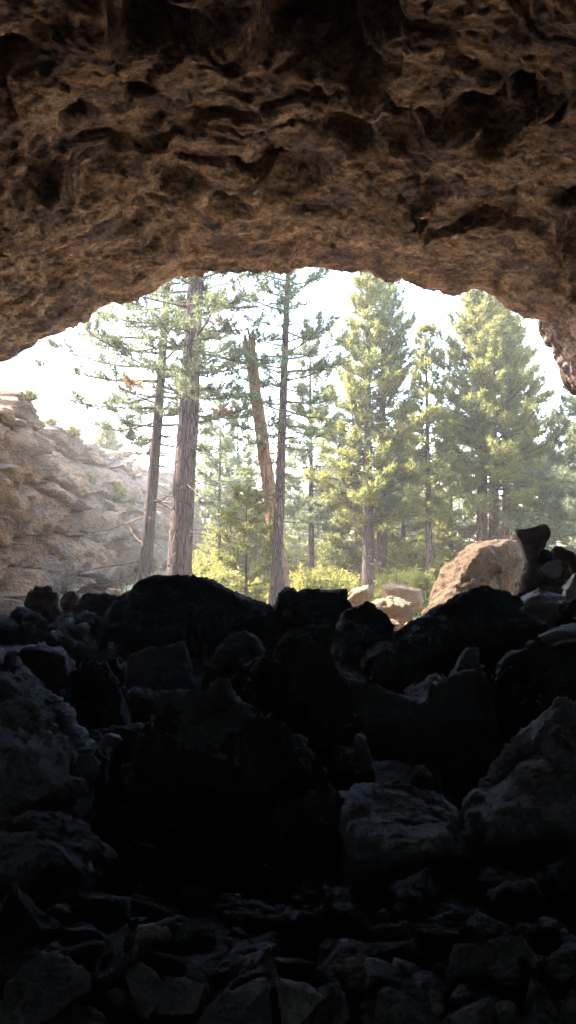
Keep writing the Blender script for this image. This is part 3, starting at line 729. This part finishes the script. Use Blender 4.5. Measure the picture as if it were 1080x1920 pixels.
def pine(label, px_base, px_top, Y, height, r0, crown0, lmax, nb, seed, bark='bark_grey', leaf='needle', dens=1.0, dead=10, profile=0.75, py_top=520, group='tall pines in front of the cave', twist=0.0, tuft=0.23, nper=15, needle_w=0.014, asc=0.25, dry=0, loc=None, sides=None):
    rs = np.random.RandomState(seed)
    gz = float(ground_z(0, Y)[0])
    if loc is None:
        b = at(px_base, 1010, Y); tp = at(px_top, py_top, Y)
        bx_, lean = b[0], (tp[0] - b[0]) / (tp[2] - gz)
        loc = (bx_, Y, float(ground_z(bx_, Y)[0]) - 0.1)
    else: lean = twist
    root = tag(empty('pine_tree', loc), label, 'pine tree', group)
    # trunk
    n = 44; t = np.linspace(0, 1, n)
    wob = 0.012 * height
    tx = lean * height * t + wob * 0.5 * np.sin(t * 5 + seed) * t * (1 - t); ty = wob * 0.5 * np.cos(t * 4 + seed) * t
    r = r0 * ((1 - t) ** 0.75 * 0.96 + 0.04) * (1 + 0.28 * np.exp(-t * height / 0.45))
    pts = np.stack([tx, ty, t * height], 1)
    V, Fc = tubes([(pts, r)], 14)
    V[:, :2] += (0.05 * r0 * fbm(V * np.array([6, 6, 0.8]), 3))[:, None]
    link('trunk', mesh_from('trunk', V, Fc, MAT[bark]), parent=root)
    # limbs and tufts
    limbs, C, D = [], [], []
    def trunk_at(h): return np.array([np.interp(h, t * height, tx), np.interp(h, t * height, ty), h])
    az = rs.uniform(0, 6.28)
    for i in range(nb):
        f = (i + rs.rand()) / nb
        h = height * (crown0 + (0.985 - crown0) * f)
        az += 2.4 + rs.uniform(-.5, .5)
        sh = 1.2 * min(1.0, 0.5 + f * 3.2) * (1 - f) ** profile + 0.06
        L = lmax * sh * rs.uniform(0.55, 1.12)
        el = -0.18 + asc * 2.4 * f + rs.uniform(-.16, .16)
        dirv = np.array([math.cos(az) * math.cos(el), math.sin(az) * math.cos(el), math.sin(el)])
        p = trunk_at(h); ps = [p]; m = 7
        for k in range(m):
            dirv = dirv + np.array([rs.uniform(-.14, .14), rs.uniform(-.14, .14), 0.075 - 0.05 * (k < 3) + rs.uniform(-.06, .06)]); dirv /= np.linalg.norm(dirv)
            p = p + dirv * L / m; ps.append(p)
        ps = np.array(ps); rb = 0.012 + 0.0125 * L
        limbs.append((ps, np.linspace(rb, 0.006, m + 1)))
        nsub = max(4, int(L * 9.0 * dens))
        for k in range(nsub):
            q = rs.uniform(0.28, 1.0); x = q * m; a = int(min(m - 1, math.floor(x)))
            p0 = ps[a] + (ps[a + 1] - ps[a]) * (x - a); d0 = ps[a + 1] - ps[a]; d0 /= np.linalg.norm(d0)
            sd = np.cross(d0, (0, 0, 1)); sd /= np.linalg.norm(sd) + 1e-9
            d1 = d0 * rs.uniform(.4, 1) + sd * rs.choice([-1, 1]) * rs.uniform(.3, 1) + np.array([0, 0, rs.uniform(-.15, .65)]); d1 /= np.linalg.norm(d1)
            l1 = rs.uniform(.22, .62) * (0.4 + 0.35 * min(L, 2.4)) * (1.15 - 0.5 * q)
            p1 = p0 + d1 * l1 * .55; p2 = p1 + (d1 + np.array([0, 0, .3])) * l1 * .5
            limbs.append((np.array([p0, p1, p2]), np.array([.011, .007, .004])))
            nt = 2 + int(l1 / 0.13)
            for g in np.linspace(0.35, 1.0, nt):
                pp = p0 + (p1 - p0) * min(1, g * 2) if g < .5 else p1 + (p2 - p1) * (g - .5) * 2
                C.append(pp + rs.normal(size=3) * 0.025); D.append(d1 + np.array([0, 0, .35]))
        C.append(ps[-1]); D.append(dirv)
    # dead bare branches below the crown
    for i in range(dead):
        h = height * rs.uniform(0.10, crown0 + 0.12); a = rs.uniform(0, 6.28)
        L = lmax * rs.uniform(.25, .85); el = rs.uniform(-.35, .15)
        dirv = np.array([math.cos(a) * math.cos(el), math.sin(a) * math.cos(el), math.sin(el)]); p = trunk_at(h); ps = [p]
        for k in range(6):
            dirv = dirv + rs.normal(size=3) * .13 + np.array([0, 0, -.06 + .035 * k]); dirv /= np.linalg.norm(dirv); p = p + dirv * L / 6; ps.append(p)
            if k > 1 and rs.rand() < .8:
                e = dirv + rs.normal(size=3) * .6; e /= np.linalg.norm(e); limbs.append((np.array([p, p + e * L * .14, p + (e + rs.normal(size=3) * .3) * L * .28]), np.array([.008, .006, .003])))
        limbs.append((np.array(ps), np.linspace(.012 + .008 * L, .004, 7)))
    V, Fc = tubes(limbs, 4)
    link('limbs', mesh_from('limbs', V, Fc, MAT['twig']), parent=root)
    C, D = np.array(C), np.array(D)
    if dry:
        pick = np.zeros(len(C), bool)
        for _ in range(dry):
            c = C[rs.randint(len(C))]; pick |= np.linalg.norm(C - c, axis=1) < 0.38
        if pick.any():
            V, Fc = needles(rs, C[pick], D[pick], nper, tuft, needle_w)
            tag(link('dry_needles', mesh_from('dry_needles', V, Fc, MAT['needle_dead'], False), parent=root), 'rusty dead needle clumps')
        C, D = C[~pick], D[~pick]
    V, Fc = needles(rs, C, D, nper, tuft, needle_w)
    link('crown', mesh_from('crown', V, Fc, MAT[leaf], False), parent=root)
    return root

pine('stoutest pine, its thick grey trunk rising behind the widest black boulder', 331, 365, 20.5, 17.0, 0.34, 0.34, 2.2, 90, 301, leaf='needle_cool', dens=0.75, dead=22, dry=2, profile=0.5, nper=13, tuft=0.21, needle_w=0.010)
pine('slim grey leaning pine just left of the stoutest trunk, with long sparse branches', 266, 316, 23.5, 15.5, 0.20, 0.32, 3.0, 100, 302, leaf='needle_cool', dens=0.8, dead=24, dry=2, profile=0.5, nper=13, tuft=0.21, needle_w=0.010)
pine('slim pine in the middle with thin upswept branches, right of the broken snag', 514, 541, 22.0, 14.0, 0.165, 0.34, 1.8, 90, 303, leaf='needle_cool', dens=0.7, dead=30, profile=0.6, asc=0.4, nper=13, tuft=0.20, needle_w=0.010)
pine('left of the twin full-crowned pines in the middle right', 690, 690, 28.5, 11.9, 0.24, 0.22, 1.85, 120, 304, dens=0.75, dead=16, profile=0.36, asc=0.42)
pine('right of the twin full-crowned pines, its trunk close beside its twin', 716, 718, 29.5, 12.3, 0.22, 0.24, 1.85, 110, 305, dens=0.75, dead=14, profile=0.36, asc=0.42, leaf='needle_cool')
pine('slender straight pine right of the twin pines with a narrow crown', 806, 796, 27.0, 9.4, 0.13, 0.30, 0.95, 70, 306, dens=0.8, dead=16, profile=0.45, asc=0.4)
pine('tallest yellow-green pine of the right-hand clump, behind the huge tan boulder', 903, 903, 28.0, 11.2, 0.24, 0.36, 2.1, 115, 307, bark='bark_red', dens=0.62, dead=18, profile=0.34, asc=0.42)
pine('reddish-trunked pine in the middle of the right-hand clump', 926, 922, 29.5, 10.9, 0.25, 0.38, 1.9, 95, 308, bark='bark_red', dens=0.6, dead=16, profile=0.36, asc=0.42)
pine('rightmost red trunk of the right-hand clump, with drooping lower boughs', 946, 952, 27.2, 9.6, 0.17, 0.32, 1.8, 90, 309, bark='bark_red', dens=0.62, dead=16, profile=0.45, asc=0.4)
pine('sparse blue-green pine at the right edge, partly under the rock nose', 1092, 1096, 26.0, 8.4, 0.16, 0.15, 2.2, 90, 310, leaf='needle_cool', dens=0.9, dead=10)
pine('thin pole-like pine between the stoutest pine and the broken snag', 411, 414, 33.0, 8.2, 0.10, 0.35, 1.2, 50, 311, leaf='needle_cool', dens=0.9, dead=8)
pine('second thin pole-like pine, just left of the broken snag', 444, 447, 35.0, 8.6, 0.10, 0.30, 1.2, 50, 312, leaf='needle_cool', dens=0.9, dead=8)
pine('bluish pine between the slim middle pine and the twin pines', 584, 580, 31.0, 10.6, 0.14, 0.25, 1.5, 80, 313, leaf='needle_cool', dens=0.9, dead=10)
pine('young pine with a red-barked double stem low among the shrubs', 668, 672, 32.0, 4.6, 0.14, 0.10, 1.5, 60, 314, bark='bark_red', dens=1.0, dead=4)
pine('young green pine right of the twin pines, below the slender one', 755, 757, 33.0, 7.0, 0.12, 0.08, 1.6, 90, 315, dens=1.0, dead=4)
pine('young pine growing in front of the broken snag', 462, 463, 22.5, 3.6, 0.05, 0.15, 0.8, 34, 318, dens=0.55, dead=16, profile=0.35)
pine('low young pine in the gap left of the right-hand clump', 846, 846, 31.0, 5.6, 0.10, 0.06, 1.5, 80, 316, dens=1.0, dead=2)
pine('young pine right of the right-hand clump with dense blue-green boughs', 1010, 1012, 30.0, 5.6, 0.12, 0.08, 1.9, 90, 317, leaf='needle_cool', dens=1.0, dead=4)

# far pines: four built, the rest copies with their parts
def copy_tree(o, parent=None):
    c = o.copy(); COL.objects.link(c)
    if parent is not None: c.parent = parent
    for ch in o.children: copy_tree(ch, c)
    return c
FAR = 'hazy pine far back among the distant trees of the forest'
protos = [pine(FAR, 0, 0, 50, 10.5, 0.16, 0.12, 2.0, 80, 330 + i, leaf=('needle', 'needle', 'needle_cool')[i % 3], bark=('bark_red', 'bark_grey')[i % 2], dens=0.8, dead=6, nper=11, tuft=0.27, needle_w=0.018, group='distant forest pines', loc=(0, 50, 0)) for i in range(4)]
rs = np.random.RandomState(77)
k = 0
for (px, Y) in [(205, 66), (260, 58), (340, 60), (385, 50), (425, 62), (470, 48), (505, 68), (545, 54), (600, 46), (620, 64), (650, 50), (740, 58), (770, 44), (825, 52), (862, 62), (985, 50), (1040, 44), (1075, 60), (1120, 40), (160, 75), (690, 70), (905, 70)]:
    p = at(px, 1010, Y)
    o = protos[k] if k < 4 else copy_tree(protos[k % 4])
    s = rs.uniform(0.65, 1.0)
    o.location = (p[0], Y, float(ground_z(p[0], Y)[0]) - 0.1); o.rotation_euler.z = rs.uniform(0, 6.28); o.scale = (s, s, s * rs.uniform(0.9, 1.1))
    k += 1
for i in range(24):
    Y = rs.uniform(33, 48); px = rs.uniform(370, 1000); x = at(px, 1010, Y)[0]
    o = copy_tree(protos[i % 4]); q = rs.uniform(.28, .5); o.scale = (q * 1.35, q * 1.35, q); o.rotation_euler.z = rs.uniform(0, 6.28)
    o.location = (x, Y, float(ground_z(x, Y)[0]) - 0.1); o['label'] = 'young pine low in the sunny undergrowth between the big trunks'; o['group'] = 'young pines of the undergrowth'
for (px, Y, h, lab) in [(200, 44, 1.5, 'little bright pine on the rim of the cliff')]:
    p = at(px, 852, Y)
    pine(lab, 0, 0, Y, h, 0.05, 0.1, 0.7, 40, 350, dens=1.6, dead=0, loc=(p[0], Y, p[2] - 0.1), group='plants on the cliff')

# broken snag
def snag():
    Y = 23.0
    p0 = at(520, 1010, Y); top = at(467, 640, Y); gz = float(ground_z(p0[0], Y)[0])
    root = tag(empty('broken_snag', (p0[0] + 0.28, Y, gz - 0.1)), 'broken dead orange-brown trunk leaning left, its top splintered', 'dead tree')
    H = top[2] - gz; n = 40; t = np.linspace(0, 1, n)
    lx = (top[0] - p0[0] - 0.28) * t
    pts = np.stack([lx, 0 * t, t * H], 1)
    V, Fc = tubes([(pts, 0.22 - 0.05 * t)], 20)
    V[:, :2] += (0.03 * fbm(V * np.array([5, 5, 0.7]), 3))[:, None]
    link('trunk', mesh_from('trunk', V, Fc, MAT['snag']), parent=root)
    rs = np.random.RandomState(4); pol = []
    for i in range(13):
        a = i * 2 * math.pi / 13; q = np.array([lx[-1] + .13 * math.cos(a), .13 * math.sin(a), H - .25]); l = rs.uniform(.3, .8)
        pol.append((np.array([q, q + (0, 0, l * .6), q + (rs.uniform(-.04, .02), 0, l)]), np.array([.065, .05, .006])))
    V, Fc = tubes(pol, 5); link('splinters', mesh_from('splinters', V, Fc, MAT['snag']), parent=root)
    pol = []
    for (h, a, l) in [(.93, 2.9, 1.0), (.86, 0.3, .5), (.75, 3.4, .6), (.6, 0.1, .8)]:
        q = np.array([lx[-1] * h, 0, H * h]); dv = np.array([math.cos(a), math.sin(a), .1])
        pol.append((np.array([q, q + dv * l * .5, q + dv * l + (0, 0, -.12)]), np.array([.04, .03, .008])))
    V, Fc = tubes(pol, 6); link('branch_stubs', mesh_from('branch_stubs', V, Fc, MAT['snag']), parent=root)
snag()

# ------------------------------------------------------------------ shrubs and grass
def shrub_parts(size, seed, leaf, n=70):
    rs = np.random.RandomState(seed); pol, C, D = [], [], []
    for i in range(n):
        a = rs.uniform(0, 6.28); e = rs.uniform(.35, 1.5)
        d = np.array([math.cos(a) * math.cos(e), math.sin(a) * math.cos(e), math.sin(e)]); L = size * rs.uniform(.6, 1.1)
        p1 = d * L * .5; p2 = p1 + (d + rs.normal(size=3) * .25) * L * .5
        pol.append((np.array([d * 0.0, p1, p2]), np.array([.012, .008, .004])))
        for g in rs.uniform(.35, 1, 9): C.append((p1 + (p2 - p1) * (g - .3) / .7) + rs.normal(size=3) * .05 * size); D.append(d)
    V, Fc = tubes(pol, 4); ms = mesh_from('stems', V, Fc, MAT['twig'])
    V, Fc = needles(rs, np.array(C), np.array(D), 7, .10 * size + .05, .016, 1.3); ml = mesh_from('foliage', V, Fc, MAT[leaf], False)
    return ms, ml
def shrub(parts, loc, label, group, s=1.0, rz=0.0):
    o = tag(empty('shrub', loc), label, 'shrub', group); o.scale = (s, s, s); o.rotation_euler.z = rz
    link('stems', parts[0], parent=o); link('foliage', parts[1], parent=o); return o
SP = [shrub_parts(0.8, 400 + i, lf) for i, lf in enumerate(['shrub', 'shrub', 'shrub_yellow', 'needle'])]
rs = np.random.RandomState(9)
for i in range(84):
    Y = rs.uniform(21, 42) if i < 46 else rs.uniform(28, 44); px = rs.uniform(350, 860); x = at(px, 1010, Y)[0]
    shrub(SP[i % 2], (x, Y, float(ground_z(x, Y)[0]) - .05), 'low yellow-green shrub on the sunny forest floor', 'yellow-green shrubs of the forest floor', rs.uniform(.7, 1.7) * (1.5 if i >= 46 else 1), rs.uniform(0, 6))
def cliff_spot(px, py, label, part, s):
    # stand the plant on the cliff surface under that sight line
    X_, Y_ = project(Pc2); m = (X_ - px) ** 2 + (Y_ - py) ** 2 + np.where(tt > 0.2, 0, 1e9)
    i = int(m.argmin()); shrub(SP[part], tuple(Pc2[i] - np.array([0, 0, .08])), label, 'plants on the cliff', s)
cliff_spot(145, 862, 'bright yellow flowering bush on a ledge of the cliff', 2, .62)
cliff_spot(98, 785, 'dull green bush on the slope at the top of the cliff', 0, .45)
cliff_spot(135, 812, 'straw-coloured bush on the rim of the cliff', 0, .6)
cliff_spot(165, 905, 'small green bush below the yellow one on the cliff', 3, .5)
cliff_spot(215, 935, 'olive bush hanging on the cliff behind the slim leaning pine', 0, .9)
cliff_spot(60, 745, 'small dry bush near the cliff top at the left', 0, .5)
o = shrub(SP[1], tuple(at(790, 1108, 19.5)), 'small bright green shrub between the sunlit slab and the huge tan boulder', 'yellow-green shrubs of the forest floor', .5)

rs = np.random.RandomState(21)
n = 5200
Yr = rs.uniform(17, 60, n); xr = rs.uniform(-.36, .38, n) * Yr
C = np.stack([xr, Yr, ground_z(xr, Yr) - .02], 1)
V, Fc = needles(rs, C, np.tile([0, 0, 1.6], (n, 1)), 8, .34, .012, .7)
tag(link('grass', mesh_from('grass', V, Fc, MAT['grass'], False)), 'dry straw-coloured grass over the forest floor', 'grass', kind='stuff')

# ------------------------------------------------------------------ light, air, camera
SUN = np.array([-0.62, 0.26, 0.74]); SUN /= np.linalg.norm(SUN)
ELEV = math.asin(SUN[2]); AZ = math.atan2(SUN[0], SUN[1])
sl = bpy.data.lights.new('sun', 'SUN'); sl.energy = 3.0; sl.angle = R(0.5); sl.color = (1.0, 0.93, 0.82)
so = bpy.data.objects.new('sun', sl); COL.objects.link(so); so.location = (-20, 20, 40)
so.rotation_euler = Vector(-SUN).to_track_quat('-Z', 'Y').to_euler()
w = bpy.data.worlds.new('World'); SC.world = w; w.use_nodes = True
nt = w.node_tree; bg = nt.nodes['Background']
sky = nt.nodes.new('ShaderNodeTexSky'); sky.sky_type = 'NISHITA'; sky.sun_disc = False
sky.sun_elevation = ELEV; sky.sun_rotation = AZ; sky.dust_density = 2.0; sky.air_density = 1.0
nt.links.new(sky.outputs[0], bg.inputs[0]); bg.inputs[1].default_value = 0.15

HAZE = 0.0016
if HAZE:
    bm = bmesh.new(); bmesh.ops.create_cube(bm, size=1.0)
    me = bpy.data.meshes.new('haze'); bm.to_mesh(me); bm.free()
    hm = bpy.data.materials.new('haze_air'); hm.use_nodes = True; hm.node_tree.nodes.clear()
    ho = hm.node_tree.nodes.new('ShaderNodeOutputMaterial'); pv = hm.node_tree.nodes.new('ShaderNodeVolumePrincipled')
    pv.inputs['Color'].default_value = (1.0, 0.96, 0.89, 1); pv.inputs['Density'].default_value = HAZE; pv.inputs['Anisotropy'].default_value = 0.2
    hm.node_tree.links.new(pv.outputs[0], ho.inputs['Volume'])
    me.materials.append(hm)
    o = link('haze', me, (0, 130, 8)); o.scale = (640, 560, 30)
    tag(o, 'thin bright haze hanging in the forest air', 'haze', kind='stuff')

cam = bpy.data.cameras.new('camera'); co = bpy.data.objects.new('camera', cam); COL.objects.link(co)
co.location = EYE; co.rotation_euler = (math.pi / 2 + PITCH, 0, 0)
cam.sensor_fit = 'VERTICAL'; cam.sensor_height = 24.0; cam.lens = 24.0 * F / 1920
cam.clip_start = 0.05; cam.clip_end = 2000
SC.camera = co
SC.render.engine = 'CYCLES'
SC.view_settings.view_transform = 'Standard'; SC.view_settings.look = 'None'
SC.view_settings.exposure = 4.3; SC.view_settings.gamma = 1.0
cy = SC.cycles
cy.use_denoising = True
try: cy.denoiser = 'OPENIMAGEDENOISE'
except Exception: pass
cy.max_bounces = 10; cy.diffuse_bounces = 6; cy.transmission_bounces = 6; cy.volume_bounces = 0; cy.transparent_max_bounces = 8
cy.sample_clamp_indirect = 6.0
